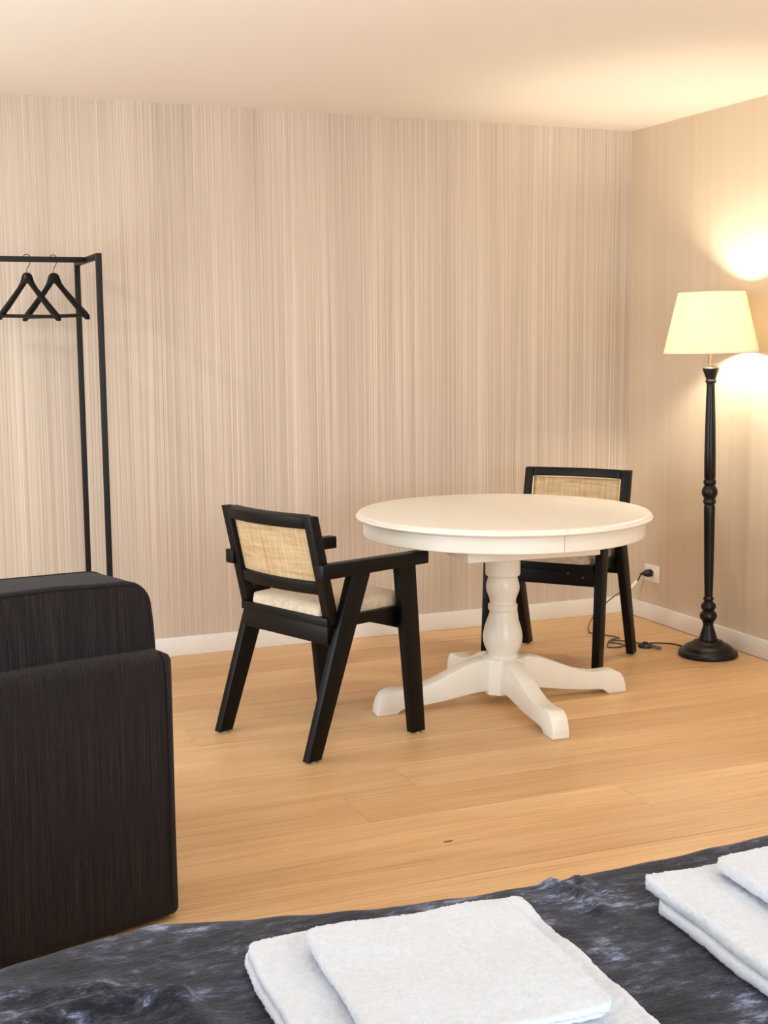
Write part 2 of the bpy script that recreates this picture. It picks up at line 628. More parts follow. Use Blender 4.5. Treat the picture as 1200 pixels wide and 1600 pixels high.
def build_room():
    struct(box('wall_back', XL, 0.0, 0.0, 0.15, 0, HC, 'wallpaper'))
    struct(box('wall_right', 0.0, 0.15, YF, 0.15, 0, HC, 'plain_wall'))
    # front wall (behind the camera) with a wide window added to fill light
    wf = struct(empty('wall_front', (0, YF, 0)))
    a0, a1, b0, b1 = -3.65, -0.95, 0.42, 2.18
    box('wall_panel', XL, a0, -0.15, 0, 0, HC, 'plain_wall', wf)
    box('wall_panel', a1, 0, -0.15, 0, 0, HC, 'plain_wall', wf)
    box('wall_panel', a0, a1, -0.15, 0, 0, b0, 'plain_wall', wf)
    box('wall_panel', a0, a1, -0.15, 0, b1, HC, 'plain_wall', wf)
    w2 = struct(empty('added_fill_window', (0, YF, 0)))
    am = (a0 + a1) / 2
    for a, b in ((a0, a0 + .06), (a1 - .06, a1), (am - .04, am + .04)):
        box('window_frame', a, b, -0.11, -0.05, b0, b1, 'trim', w2, 0.003)
    for a, b in ((b0, b0 + .06), (b1 - .06, b1)):
        box('window_frame', a0 + .06, a1 - .06, -0.11, -0.05, a, b, 'trim', w2, 0.003)
    for a, b in ((a0 + .06, am - .04), (am + .04, a1 - .06)):
        box('window_pane', a, b, -0.085, -0.08, b0 + .06, b1 - .06, 'glass', w2)
    # left wall with an opening for the glazed doors
    wl = empty('wall_left', (XL, 0, 0))
    struct(wl)
    y0, y1, zt = -3.7, -0.7, 2.0
    box('wall_panel', -0.15, 0, YF, y0, 0, HC, 'plain_wall', wl)
    box('wall_panel', -0.15, 0, y1, 0.15, 0, HC, 'plain_wall', wl)
    box('wall_panel', -0.15, 0, y0, y1, zt, HC, 'plain_wall', wl)
    wi = empty('window_1', (XL, 0, 0))
    struct(wi)
    for a, b in ((y0, y0 + .06), (y1 - .06, y1), ((y0 + y1) / 2 - .04, (y0 + y1) / 2 + .04)):
        box('window_frame', -0.11, -0.05, a, b, 0.0, zt, 'trim', wi, 0.003)
    for a, b in ((0, .08), (zt - .06, zt)):
        box('window_frame', -0.11, -0.05, y0 + .06, y1 - .06, a, b, 'trim', wi, 0.003)
    for a, b in ((y0 + .06, (y0 + y1) / 2 - .04), ((y0 + y1) / 2 + .04, y1 - .06)):
        box('window_pane', -0.085, -0.08, a, b, .08, zt - .06, 'glass', wi)
    struct(box('ceiling', XL - .15, 0.15, YF - .15, 0.15, HC, HC + 0.12, 'ceiling'))
    # floor: a sub-floor with separate oak planks
    fl = struct(box('floor', XL - .15, 0.15, YF - .15, 0.15, -0.12, -0.0035, 'joint'))
    W = 0.224
    rng = random.Random(5)
    meshes = {}

    def plank(L):
        key = round(L, 3)
        if key not in meshes:
            bm = box_bm(-L / 2 + .0004, L / 2 - .0004, -W / 2 + .0010, W / 2 - .0010, -0.003, 0.0, 0.0012, 1)
            bmesh.ops.recalc_face_normals(bm, faces=bm.faces[:])
            me = bpy.data.meshes.new('plank')
            bm.to_mesh(me)
            bm.free()
            me.materials.append(M['oak'])
            meshes[key] = me
        return meshes[key]
    known = {8: -2.03, 9: -2.28, 10: -1.465, 6: -1.0, 5: -0.35, 3: -0.75, 4: -0.2, 7: -0.55, 2: -1.9, 1: -0.9, 0: -1.6, 11: -0.9, 12: -0.85}
    LEN = 2.2
    for k in range(int(abs(YF) / W) + 1):
        yc = -W * (k + 0.5)
        if yc < YF:
            break
        x0 = known.get(k, rng.uniform(-2.2, 0))
        cuts = [x0 + LEN * i for i in range(-4, 4)]
        cuts = [XL] + [c for c in cuts if XL + .05 < c < -0.05] + [0.0]
        for a, b in zip(cuts, cuts[1:]):
            o = bpy.data.objects.new('plank', plank(b - a))
            col.objects.link(o)
            o.parent = fl
            o.location = ((a + b) / 2, yc, 0)
    # skirting boards
    struct(box('baseboard_back', XL, 0.0, -0.015, 0.0, 0.0, 0.084, 'trim', None, 0.003))
    struct(box('baseboard_right', -0.015, 0.0, YF, -0.015, 0.002, 0.084, 'trim', None, 0.003))
    struct(box('baseboard_left', XL, XL + 0.015, y1, -0.015, 0.0, 0.084, 'trim', None, 0.003))
    struct(box('baseboard_front', XL, -0.015, YF, YF + 0.015, 0.0, 0.084, 'trim', None, 0.003))
    # the small dent in a plank
    bm = bmesh.new()
    pts = [(0.014 * math.cos(a) * (1 + .25 * math.sin(3 * a)), 0.0045 * math.sin(a) * (1 + .3 * math.cos(2 * a))) for a in [i * math.pi / 8 for i in range(16)]]
    prism_bm(pts, 0.0, 0.0006, 'Z', 0, bm=bm)
    d = finish(bm, 'floor_dent', 'mark', fl)
    d.location = (-2.135, -2.461, 0)
    d['label'] = 'small dark dent in a plank'


build_room()


# ------------------------------------------------------------------ the round table
def build_table():
    t = tag(empty('dining_table', (-1.346, -1.257, 0), math.radians(-4)), 'round white pedestal dining table with four curved feet', 'table')
    zt = 0.74
    # two half-round leaves
    prof = [(0.0, zt), (0.530, zt), (0.541, zt - .0015), (0.546, zt - .006), (0.546, zt - .009), (0.551, zt - .012), (0.553, zt - .017), (0.549, zt - .023), (0.540, zt - .026), (0.0, zt - .026)]
    n = 72
    for s in (0, 1):
        bm = bmesh.new()
        a0 = -math.pi / 2 + s * math.pi
        rings = []
        for i in range(n + 1):
            a = a0 + math.pi * i / n
            g = 0.0006 * (1 if s == 0 else -1)
            rings.append([bm.verts.new((r * math.cos(a) + g, r * math.sin(a), z)) for r, z in prof])
        for a, b in zip(rings, rings[1:]):
            for i in range(len(prof) - 1):
                bm.faces.new([a[i], a[i + 1], b[i + 1], b[i]])
        bm.faces.new(rings[0])
        bm.faces.new(rings[-1][::-1])
        bmesh.ops.remove_doubles(bm, verts=bm.verts[:], dist=1e-5)
        finish(bm, 'tabletop_leaf', 'white_lacquer', t, angle=40)
    # apron in two half rings
    for s in (0, 1):
        bm = bmesh.new()
        a0 = -math.pi / 2 + s * math.pi
        pr = [(0.526, zt - .026), (0.526, .658), (0.523, .655), (0.506, .655), (0.503, .658), (0.503, zt - .026)]
        rings = []
        for i in range(n + 1):
            a = a0 + 0.0018 + (math.pi - .0036) * i / n
            rings.append([bm.verts.new((r * math.cos(a), r * math.sin(a), z)) for r, z in pr])
        for a, b in zip(rings, rings[1:]):
            for i in range(len(pr)):
                bm.faces.new([a[i], a[(i + 1) % 6], b[(i + 1) % 6], b[i]])
        bm.faces.new(rings[0])
        bm.faces.new(rings[-1][::-1])
        finish(bm, 'apron', 'white_lacquer', t, angle=40)
    # extension frame under the apron
    box('extension_frame', -0.275, 0.235, -0.335, 0.335, 0.606, 0.712, 'white_lacquer', t, 0.004)
    # turned column
    c = [(0.066, .608), (0.066, .500), (0.064, .494), (0.057, .490), (0.055, .484), (0.058, .476), (0.062, .462), (0.0635, .448), (0.062, .434), (0.056, .418),
         (0.051, .404), (0.049, .392), (0.050, .385), (0.055, .381), (0.056, .372), (0.055, .362), (0.050, .357), (0.050, .350), (0.054, .338), (0.061, .318), (0.069, .294),
         (0.074, .270), (0.0755, .256), (0.074, .240), (0.069, .221), (0.061, .204), (0.056, .195), (0.055, .190), (0.059, .187), (0.060, .181), (0.060, .160)]
    finish(lathe_bm(c, 56), 'column', 'white_lacquer', t, angle=30)
    # eight-sided hub
    k = 0.075
    ch = 0.033
    oc = [(k, -k + ch), (k, k - ch), (k - ch, k), (-k + ch, k), (-k, k - ch), (-k, -k + ch), (-k + ch, -k), (k - ch, -k)]
    finish(prism_bm(oc, 0.045, 0.181, 'Z', 0.003), 'hub', 'white_lacquer', t, angle=25)
    foot = [(0.05, .179), (0.10, .178), (0.135, .171), (0.175, .157), (0.215, .141), (0.255, .124), (0.295, .108), (0.335, .096), (0.375, .090), (0.41, .090), (0.44, .092), (0.468, .089), (0.488, .078), (0.502, .058), (0.510, .030), (0.513, .006), (0.511, 0.0),
            (0.438, 0.0), (0.430, .004), (0.420, .014), (0.405, .020), (0.38, .022), (0.32, .026), (0.25, .034), (0.18, .045), (0.12, .054), (0.05, .058)]
    fm = None
    for i in range(4):
        if fm is None:
            o = finish(prism_bm(foot, -0.032, 0.032, 'Y', 0.004, 2), 'foot', 'white_lacquer', t, angle=25)
            fm = o.data
        else:
            o = link('foot', fm, None, t)
        o.rotation_euler = (0, 0, i * math.pi / 2)


build_table()


# ------------------------------------------------------------------ armchairs
def build_chair():
    c = empty('armchair')
    H = 0.243
    T = 0.016
    for s in (-1, 1):
        # rear leg raking back, front leg almost upright
        rl = [(-0.289, 0.006), (-0.231, 0.006), (-0.002, 0.61), (-0.088, 0.61)]
        fl = [(0.190, 0.006), (0.252, 0.006), (0.208, 0.61), (0.126, 0.61)]
        for pts in (rl, fl):
            o = finish(prism_bm(pts, s * H - T, s * H + T, 'Y', 0.003), 'leg', 'black_wood', c)
            g = finish(lathe_bm([(0.011, 0.0), (0.012, 0.003), (0.012, 0.007)], 16), 'glide', 'glide', o)
            g.location = ((pts[0][0] + pts[1][0]) / 2, s * H, 0)
        arm = [(-0.218, .603), (0.268, .603), (0.268, .648), (-0.218, .652)]
        finish(prism_bm(arm, s * H - .021, s * H + .021, 'Y', 0.004), 'armrest', 'black_wood', c)
        # back post
        y1 = s * 0.220
        st = [(-0.165, .440), (-0.128, .440), (-0.214, .812), (-0.250, .812)]
        finish(prism_bm(st, y1 - .020, y1 + .020, 'Y', 0.003), 'back_post', 'black_wood', c)
        # side rail with a sloping lower edge
        sr = [(-0.17, .462), (0.205, .462), (0.205, .385), (0.15, .388), (0.02, .425), (-0.17, .425)]
        finish(prism_bm(sr, s * 0.214 - .011, s * 0.214 + .011, 'Y', 0.002), 'side_rail', 'black_wood', c)

    def bx(z):
        return -0.1465 - (z - .440) * (0.0855 / 0.372)

    def arc(z, yh, sag=0.026, n=16, dx=0.0):
        return [(bx(z) + dx - sag * (1 - (y / 0.2) ** 2), y, z) for y in np.linspace(-yh, yh, n + 1)]
    finish(sweep_rect_bm(arc(.7915, .202), .0365, .040, (1, 0, 0.23), bev=.003), 'top_rail', 'black_wood', c)
    finish(sweep_rect_bm(arc(.567, .202), .030, .042, (1, 0, 0.23), bev=.003), 'lower_rail', 'black_wood', c)
    # woven cane between the posts
    bm = bmesh.new()
    n = 20
    zs = np.linspace(.582, .780, 12)
    yh = 0.203
    grid = [[bm.verts.new(p) for p in arc(z, yh, n=n)] for z in zs]
    gb = [[bm.verts.new(v.co + Vector((0.004, 0, 0))) for v in row] for row in grid]
    for G in (grid, gb):
        for a, b in zip(G, G[1:]):
            for i in range(n):
                bm.faces.new([a[i], a[i + 1], b[i + 1], b[i]])
    for i in range(n):
        for j in (0, -1):
            bm.faces.new([grid[j][i], grid[j][i + 1], gb[j][i + 1], gb[j][i]])
    for i in range(len(zs) - 1):
        for j in (0, -1):
            bm.faces.new([grid[i][j], grid[i + 1][j], gb[i + 1][j], gb[i][j]])
    cp = finish(bm, 'cane_panel', 'cane', c)
    cp['label'] = 'woven natural cane back panel'
    # thin cane edging on the front side
    loop = [Vector(p) + Vector((0.016, 0, 0)) for p in arc(.590, .198)] + [Vector(p) + Vector((0.016, 0, 0)) for p in arc(.774, .198)][::-1]
    finish(tube_bm(loop, .003, 6, closed=True), 'cane_edging', 'cane_edge', c)
    # seat frame board, aprons
    bm = box_bm(-0.178, -0.140, -0.232, 0.232, .437, .467, .003)
    box_bm(0.190, 0.226, -0.222, 0.222, .437, .467, .003, bm=bm)
    finish(bm, 'seat_frame', 'black_wood', c)
    box('rear_apron', -0.172, -0.146, -0.2265, 0.2265, .375, .440, 'black_wood', c, .003)
    box('front_apron', 0.180, 0.206, -0.2265, 0.2265, .375, .440, 'black_wood', c, .003)
    # padded seat
    V, F = rbox_arrays(0.392, 0.400, 0.062, 0.026, 0.012, cr=0.035)
    top = V[:, 2] > 0
    dome = (1 - (V[:, 0] / .2) ** 2).clip(0) * (1 - (V[:, 1] / .205) ** 2).clip(0)
    V[:, 2] += np.where(top, 0.014 * dome, 0)
    V += np.array([0.026, 0, 0.470])
    arrays_obj('seat_cushion', V, F, 'linen', c)
    return c


ch1 = build_chair()
ch2 = copy_tree(ch1)
for o in ch2.children:
    if o.name.startswith('front_apron'):
        for (y, z) in ((0.11, .425), (0.175, .412)):
            bm = lathe_bm([(0.004, 0), (0.004, .0015), (0.002, .0022)], 12)
            k = finish(bm, 'screw_cap', 'red', o)
            k.location = (0.206, y, z)
            k.rotation_euler = (0, math.pi / 2, 0)
ch1.location = (-2.100, -1.339, 0)
ch1.rotation_euler = (0, 0, math.radians(21.1))
ch2.location = (-0.829, -0.781, 0)
ch2.rotation_euler = (0, 0, math.radians(-139.46))
tag(ch1, 'black armchair with cane back, nearer one, seen from behind left of round table', 'chair', 'armchairs at the round table')
tag(ch2, 'black armchair with cane back behind the round table, beside the floor lamp', 'chair', 'armchairs at the round table')


# ------------------------------------------------------------------ floor lamp
def build_lamp():
    lp = tag(empty('floor_lamp', (-0.185, -0.955, 0)), 'floor lamp with turned black wooden post and lit cream shade', 'floor lamp')
    k = 0.001172
    kr = 0.00119

    def P(pts):
        return [(hw * kr, (1513 - cy) * k) for cy, hw in pts]
    base = [(0.100, 0.0), (0.122, 0.001), (0.1275, 0.006), (0.128, 0.013), (0.1255, 0.021), (0.120, 0.0255), (0.113, 0.027), (0.110, 0.0295), (0.106, 0.036), (0.097, 0.044), (0.086, 0.051), (0.076, 0.055), (0.070, 0.0565), (0.068, 0.059), (0.062, 0.066), (0.052, 0.070), (0.043, 0.0715), (0.03, 0.0715)]
    finish(lathe_bm(base, 64), 'base', 'lamp_black', lp, angle=40)
    tilt = -0.0155        # the post leans very slightly away from the wall
    post = P([(1453, 33), (1448, 33.5), (1440, 31), (1425, 26.5), (1408, 21), (1398, 18.5), (1392, 18.5), (1388, 20.5), (1383, 21), (1379, 24), (1371, 29.5), (1362, 31.5), (1353, 29.5), (1346, 23), (1343, 20.5), (1339, 22), (1331, 27), (1324, 27.5), (1317, 25), (1311, 19), (1307, 15.5), (1304, 17), (1298, 19.5), (1292, 18), (1289, 14.5), (1284, 15), (1200, 17), (1100, 18.5), (1000, 19.7), (956, 20.2), (950, 19), (946, 18), (943, 21), (936, 23.5), (929, 22.5), (924, 19.5), (920, 22), (911, 27), (900, 29), (889, 27), (880, 22), (875, 18.5), (871, 21.5), (863, 23), (856, 21.5), (852, 18.5), (848, 20.3), (760, 20.2), (650, 18.3), (560, 16), (508, 14.5), (503, 15), (500, 19), (494, 19.5), (489, 17), (487, 17), (470, 23), (452, 29), (449, 29), (445, 24), (440, 16)])
    po = finish(lathe_bm(post, 40), 'post', 'lamp_black', lp, angle=25)
    st = P([(443, 12), (436, 12), (434, 10.5), (300, 10.5)])
    so = finish(lathe_bm(st, 24), 'stem', 'stem', lp)
    # fabric shade: open cone with thickness
    z0, z1 = 1.312, 1.566
    r0, r1 = 0.198, 0.138
    t = 0.0012
    bm = bmesh.new()
    n = 72
    prof = [(r0, z0), (r1, z1), (r1 - t, z1), (r0 - t, z0)]
    rings = [[bm.verts.new((r * math.cos(2 * math.pi * i / n), r * math.sin(2 * math.pi * i / n), z)) for i in range(n)] for r, z in prof]
    for j in range(4):
        a, b = rings[j], rings[(j + 1) % 4]
        for i in range(n):
            bm.faces.new([a[i], a[(i + 1) % n], b[(i + 1) % n], b[i]])
    sh = finish(bm, 'lamp_shade', 'shade', lp)
    ring = [(r1 * .985 * math.cos(2 * math.pi * i / 48), r1 * .985 * math.sin(2 * math.pi * i / 48), z1 - .004) for i in range(48)]
    finish(tube_bm(ring, .0015, 6, closed=True), 'shade_ring', 'plastic', sh)
    ring = [(r0 * .985 * math.cos(2 * math.pi * i / 48), r0 * .985 * math.sin(2 * math.pi * i / 48), z0 + .004) for i in range(48)]
    finish(tube_bm(ring, .0015, 6, closed=True), 'shade_ring', 'plastic', sh)
    for a in (0, 2.094, 4.189):
        finish(tube_bm([(0.012 * math.cos(a), 0.012 * math.sin(a), 1.345), (r0 * .98 * math.cos(a), r0 * .98 * math.sin(a), z0 + .005)], .0012, 6), 'shade_spoke', 'plastic', sh)
    bu = [(0.013, 1.385), (0.014, 1.405), (0.020, 1.42), (0.028, 1.437), (0.030, 1.452), (0.027, 1.467), (0.018, 1.479), (0.006, 1.484)]
    bo = finish(lathe_bm([(0.016, 1.35), (0.018, 1.352), (0.018, 1.388), (0.013, 1.39)], 24), 'bulb_socket', 'rubber', lp)
    b2 = finish(lathe_bm(bu, 24), 'bulb', 'bulb', lp)
    for o in (po, so, sh, bo, b2):
        o.rotation_euler = (0, tilt, 0)
    # flex lying on the floor, foot switch, plug in the wall socket
    q = Vector((-0.185, -0.955, 0))

    def rel(pts):
        return [Vector(p) - q for p in pts]
    z = .0045
    path = rel([(-0.20, -0.83, z), (-0.20, -0.74, z), (-0.25, -0.685, z), (-0.31, -0.665, z), (-0.350, -0.690, .012)])
    finish(tube_bm(smooth_path(path), .0032, 8), 'cord', 'rubber', lp)
    path = rel([(-0.345, -0.735, .012), (-0.325, -0.775, z), (-0.300, -0.765, z), (-0.315, -0.70, z), (-0.36, -0.60, z), (-0.42, -0.548, z), (-0.445, -0.575, z), (-0.41, -0.655, z), (-0.44, -0.668, z), (-0.485, -0.672, z), (-0.500, -0.640, z), (-0.43, -0.56, .011), (-0.36, -0.52, z), (-0.39, -0.44, z),
                (-0.425, -0.385, z), (-0.41, -0.33, z), (-0.36, -0.25, .012), (-0.292, -0.19, .045), (-0.205, -0.15, .088), (-0.122, -0.15, .136), (-0.068, -0.155, .150)])
    finish(tube_bm(smooth_path(path), .0032, 8), 'cord', 'cable', lp)
    # white in-line connector
    p0, p1 = rel([(-0.068, -0.155, .150), (-0.040, -0.172, .190)])
    dv = (p1 - p0)
    bm = tube_bm([p0, p0 + dv * .06, p0 + dv * .94, p1], [.007, .0105, .0105, .008], 16)
    finish(bm, 'cord_connector', 'plastic', lp)
    path = rel([(-0.040, -0.172, .190), (-0.030, -0.180, .214), (-0.040, -0.198, .226), (-0.058, -0.222, .233), (-0.062, -0.238, .236)])
    finish(tube_bm(smooth_path(path), .0032, 8), 'cord', 'rubber', lp)
    pl = rel([(-0.066, -0.236, .236), (-0.055, -0.239, .237), (-0.044, -0.241, .238), (-0.030, -0.243, .238), (-0.013, -0.243, .238)])
    finish(tube_bm(pl, [.004, .008, .015, .019, .019], 20), 'plug', 'rubber', lp)
    # foot switch
    bm = lathe_bm([(0.030, 0.0), (0.034, .003), (0.034, .010), (0.028, .016), (0.014, .018), (0.013, .023), (0.009, .025)], 32)
    for v in bm.verts:
        v.co.x *= 0.95
    fs = finish(bm, 'foot_switch', 'rubber', lp)
    fs.location = Vector((-0.347, -0.712, 0)) - q
    return lp


build_lamp()


def build_outlet():
    o = tag(empty('wall_outlet', (0, -0.243, 0.236)), 'white wall socket low on the right wall near the corner', 'socket')
    box('cover_plate', -0.009, 0.0, -0.058, 0.058, -0.041, 0.041, 'plastic', o, .003)
    d = finish(lathe_bm([(0.021, 0.0), (0.022, .004), (0.019, .0045), (0.019, .001), (0.0, .001)], 32, cap=False), 'socket_ring', 'plastic', o)
    d.location = (-0.009, -0.018, 0)
    d.rotation_euler = (0, -math.pi / 2, 0)
    for s in (-1, 1):
        h = finish(lathe_bm([(0.003, 0), (0.003, .0016)], 12), 'pin_hole', 'hole', o)
        h.location = (-0.0105, -0.018, s * 0.0095)
        h.rotation_euler = (0, -math.pi / 2, 0)


build_outlet()


# ------------------------------------------------------------------ clothes rack and hangers
def build_rack():
    r = tag(empty('clothes_rack', (-2.7, -0.34, 0)), 'black metal open clothes rack against the striped wall', 'clothes rack')
    b = 0.0105
    ztop = 1.708
    for x in (0.0, -1.0):
        for y in (0.25, -0.24):
            box('post', x - b, x + b, y - b, y + b, 0.0, ztop, 'black_metal', r, .0015)
        box('end_bar', x - b, x + b, -0.24 + b, 0.25 - b, ztop - 2 * b, ztop, 'black_metal', r, .0015)
        box('end_bar', x - b, x + b, -0.24 + b, 0.25 - b, 0.10, 0.10 + 2 * b, 'black_metal', r, .0015)
    box('hanging_rail', -1.0 + b, -b, -b, b, ztop - 2 * b - .001, ztop - .001, 'black_metal', r, .0015)
    for y in (0.25, -0.24):
        box('lower_rail', -1.0 + b, -b, y - b, y + b, 0.10, 0.10 + 2 * b, 'black_metal', r, .0015)


build_rack()


def build_hanger():
    h = empty('coat_hanger')
    # shoulders: flat wooden yoke outlined in the xz plane (origin = under the rail, hook at the top)
    top = [(0.0, -0.052), (0.012, -0.054), (0.024, -0.062), (0.031, -0.076), (0.040, -0.094), (0.060, -0.115), (0.10, -0.147), (0.15, -0.186), (0.195, -0.220), (0.212, -0.236)]
    low = [(0.215, -0.250), (0.204, -0.252), (0.19, -0.243), (0.14, -0.205), (0.09, -0.163), (0.05, -0.128), (0.018, -0.102), (0.0, -0.090)]
    top = [(a, (z + .052) * .9 - .052) for a, z in top]
    low = [(a, (z + .052) * .92 - .052) for a, z in low]
    pts = top + low + [(-a, z) for a, z in low[::-1][1:]] + [(-a, z) for a, z in top[::-1][:-1]]
    finish(prism_bm(pts, -0.008, 0.008, 'Y', 0.003), 'yoke', 'black_wood', h)
    finish(tube_bm([(-0.19, 0, -0.219), (0.19, 0, -0.219)], .0075, 12), 'trouser_bar', 'black_wood', h)
    # wire hook over the rail
    R = 0.017
    cz = 0.0
    arc = [(0, R * math.cos(a), cz + R * math.sin(a)) for a in np.linspace(math.radians(200), math.radians(-30), 18)]
    path = [(0, 0.0, -0.056), (0, 0.0, -0.04), (0, 0.006, -0.030), (0, R * .98, -0.012)] + [(0, y, z) for _, y, z in arc[::-1]]
    finish(tube_bm(path, .0018, 8), 'hook', 'wire', h)
    md = finish(lathe_bm([(0.0075, 0), (0.0075, .001), (0.005, .0016)], 20), 'medallion', 'medal', h)
    md.location = (0.0, -0.0081, -0.068)
    md.rotation_euler = (math.pi / 2, 0, 0)
    return h


hg = build_hanger()
hg2 = copy_tree(hg)
for o in list(hg2.children):
    if o.name.startswith('medallion'):
        bpy.data.objects.remove(o)
hg.location = (-2.932, -0.34, 1.698)
hg.rotation_euler = (0, math.radians(1.5), math.radians(-65))
hg2.location = (-2.832, -0.34, 1.698)
hg2.rotation_euler = (0, 0, math.radians(-63.5))
tag(hg, 'black wooden coat hanger on the rack, the one farther from the end posts', 'hanger', 'coat hangers on the rack')
tag(hg2, 'black wooden coat hanger on the rack, the one next to the end posts', 'hanger', 'coat hangers on the rack')


# ------------------------------------------------------------------ sofa (seen from behind)
def build_sofa():
    # local frame: x runs to the right along the back, y points away from the viewer (towards the seat), origin at the right rear corner
    s = tag(empty('sofa', (-2.927, -2.647, 0), math.radians(16)), 'dark charcoal ribbed fabric sofa seen from behind', 'sofa')
    Wd = 1.75

    def rb(name, x0, x1, y0, y1, z0, z1, r, step, mat='sofa', fn=None, cr=None, parent=None, crz=None):
        if crz:
            V, F = rbox_arrays(x1 - x0, z1 - z0, y1 - y0, r, step, crz)
            V, F = V[:, [0, 2, 1]], F[:, ::-1]
        else:
            V, F = rbox_arrays(x1 - x0, y1 - y0, z1 - z0, r, step, cr)
        V = V + np.array([(x0 + x1) / 2, (y0 + y1) / 2, (z0 + z1) / 2])
        if fn:
            V = fn(V)
        return arrays_obj(name, V, F, mat, parent or s)

    def back_fn(V):
        # soft loose cover: gentle bulge and a few long soft waves
        n = fbm(V * np.array([1, 1, .45]), 4.0, 2.0)
        V = V.copy()
        k = np.clip((V[:, 2] - .05) / .5, 0, 1)
        V[:, 1] += -0.006 * n * (V[:, 1] < 0.06)
        V[:, 2] += np.where(V[:, 2] > .55, 0.004 * n - .006 * np.sin((V[:, 0] + .1) * 7) * .5, 0)
        # lower corner of the cover is lifted a little
        V[:, 2] += np.where(V[:, 2] < .25, np.clip(.18 + V[:, 0], 0, .18) * .03, 0)
        return V
    rb('back_frame', -Wd, 0.0, 0.0, 0.15, 0.002, 0.655, 0.022, 0.018, fn=back_fn)
    # fold seam on the upper right corner and the vertical seam of the cover
    pth = [(-0.024, -0.0015, .045), (-0.024, -0.002, .2), (-0.023, -0.002, .4), (-0.024, -0.002, .58), (-0.028, 0.001, .640), (-0.030, .02, .6555)]
    finish(tube_bm(smooth_path(pth), .0022, 6), 'seam', 'piping', s)
    rb('seat_base', -Wd, 0.0, 0.15, 0.90, 0.06, 0.27, 0.03, 0.03)
    n = 2
    for i in range(n):
        a = -Wd + i * Wd / n
        rb('seat_cushion', a + .004, a + Wd / n - .004, 0.17, 0.93, 0.27, 0.43, 0.05, 0.025, cr=0.05)
    # back cushions rising above the frame
    for i in range(n):
        x0 = -Wd + i * (Wd - .022) / n + .004
        x1 = -Wd + (i + 1) * (Wd - .022) / n - .004
        y0, y1, z0, z1 = 0.075, 0.275, 0.43, 0.815

        def cf(V, x0=x0, x1=x1, z0=z0, z1=z1):
            V = V.copy()
            u = (V[:, 0] - (x0 + x1) / 2) / ((x1 - x0) / 2)
            vv = (V[:, 2] - z0) / (z1 - z0)
            V[:, 2] += np.where(vv > .5, 0.022 * (1 - u ** 2) * (vv - .5) * 2 * 0.6, 0)
            V[:, 1] += np.where(V[:, 1] < (0.175), -0.018, 0.018) * (1 - u ** 2) * np.clip(np.sin(np.pi * vv), 0, 1)
            # upper right corner slumps and bulges outwards
            V[:, 0] += np.where(u > 0, 0.016 * np.sin(np.pi * np.clip(vv, 0, 1)) * u ** 4, 0)
            n_ = fbm(V, 6.0, 7.0)
            V[:, 2] += 0.004 * n_ * (vv > .6)
            return V
        cu = rb('back_cushion', x0, x1, y0, y1, z0, z1, 0.014, 0.012, fn=cf, crz=0.055)
        # piping along the rim of the rear and front faces
        for yy in (y0 + .0035, y1 - .0035):
            ri = 0.055
            loop = []
            for cx, cz, a0 in ((x1 - ri, z1 - ri, 0), (x0 + ri, z1 - ri, 90), (x0 + ri, z0 + ri, 180), (x1 - ri, z0 + ri, 270)):
                for k in range(9):
                    a = math.radians(a0 + k * 90 / 8)
                    loop.append((cx + (ri - .0035) * math.cos(a), yy, cz + (ri - .0035) * math.sin(a)))
            dense = []
            for a, b in zip(loop, loop[1:] + loop[:1]):
                a, b = np.array(a), np.array(b)
                m = max(1, int(np.linalg.norm(b - a) / .03))
                for k in range(m):
                    dense.append(a + (b - a) * k / m)
            dense = cf(np.array(dense))
            finish(tube_bm(dense.tolist(), .0052, 8, closed=True), 'piping', 'piping', cu)
    for x in (-0.09, -Wd + .09):
        for y in (0.09, 0.82):
            o = finish(lathe_bm([(0.018, 0), (0.022, .006), (0.024, .062)], 20), 'sofa_leg', 'black_wood', s)
            o.location = (x, y, 0)


build_sofa()


# ------------------------------------------------------------------ bed, plush blanket, towels
BX0, BX1, BY0, BY1, ZB = -3.72, -1.84, -5.90, -3.775, 0.50


def build_bed():
    b = tag(empty('bed', ((BX0 + BX1) / 2, (BY0 + BY1) / 2, 0)), 'low double bed under the grey plush blanket', 'bed')
    w2, l2 = (BX1 - BX0) / 2 - .035, (BY1 - BY0) / 2 - .045
    V, F = rbox_arrays(2 * w2, 2 * l2, 0.20, 0.04, 0.04, cr=0.16)
    arrays_obj('mattress', V + np.array([0, 0, .375]), F, 'mattress', b)
    box('bed_base', -w2 + .02, w2 - .02, -l2 + .02, l2 - .1, 0.10, 0.275, 'sofa', b, .01)
    for x in (-w2 + .15, w2 - .15):
        for y in (-l2 + .15, l2 - .25):
            o = finish(lathe_bm([(0.022, 0), (0.026, .1)], 20), 'bed_leg', 'black_wood', b)
            o.location = (x, y, 0)


build_bed()


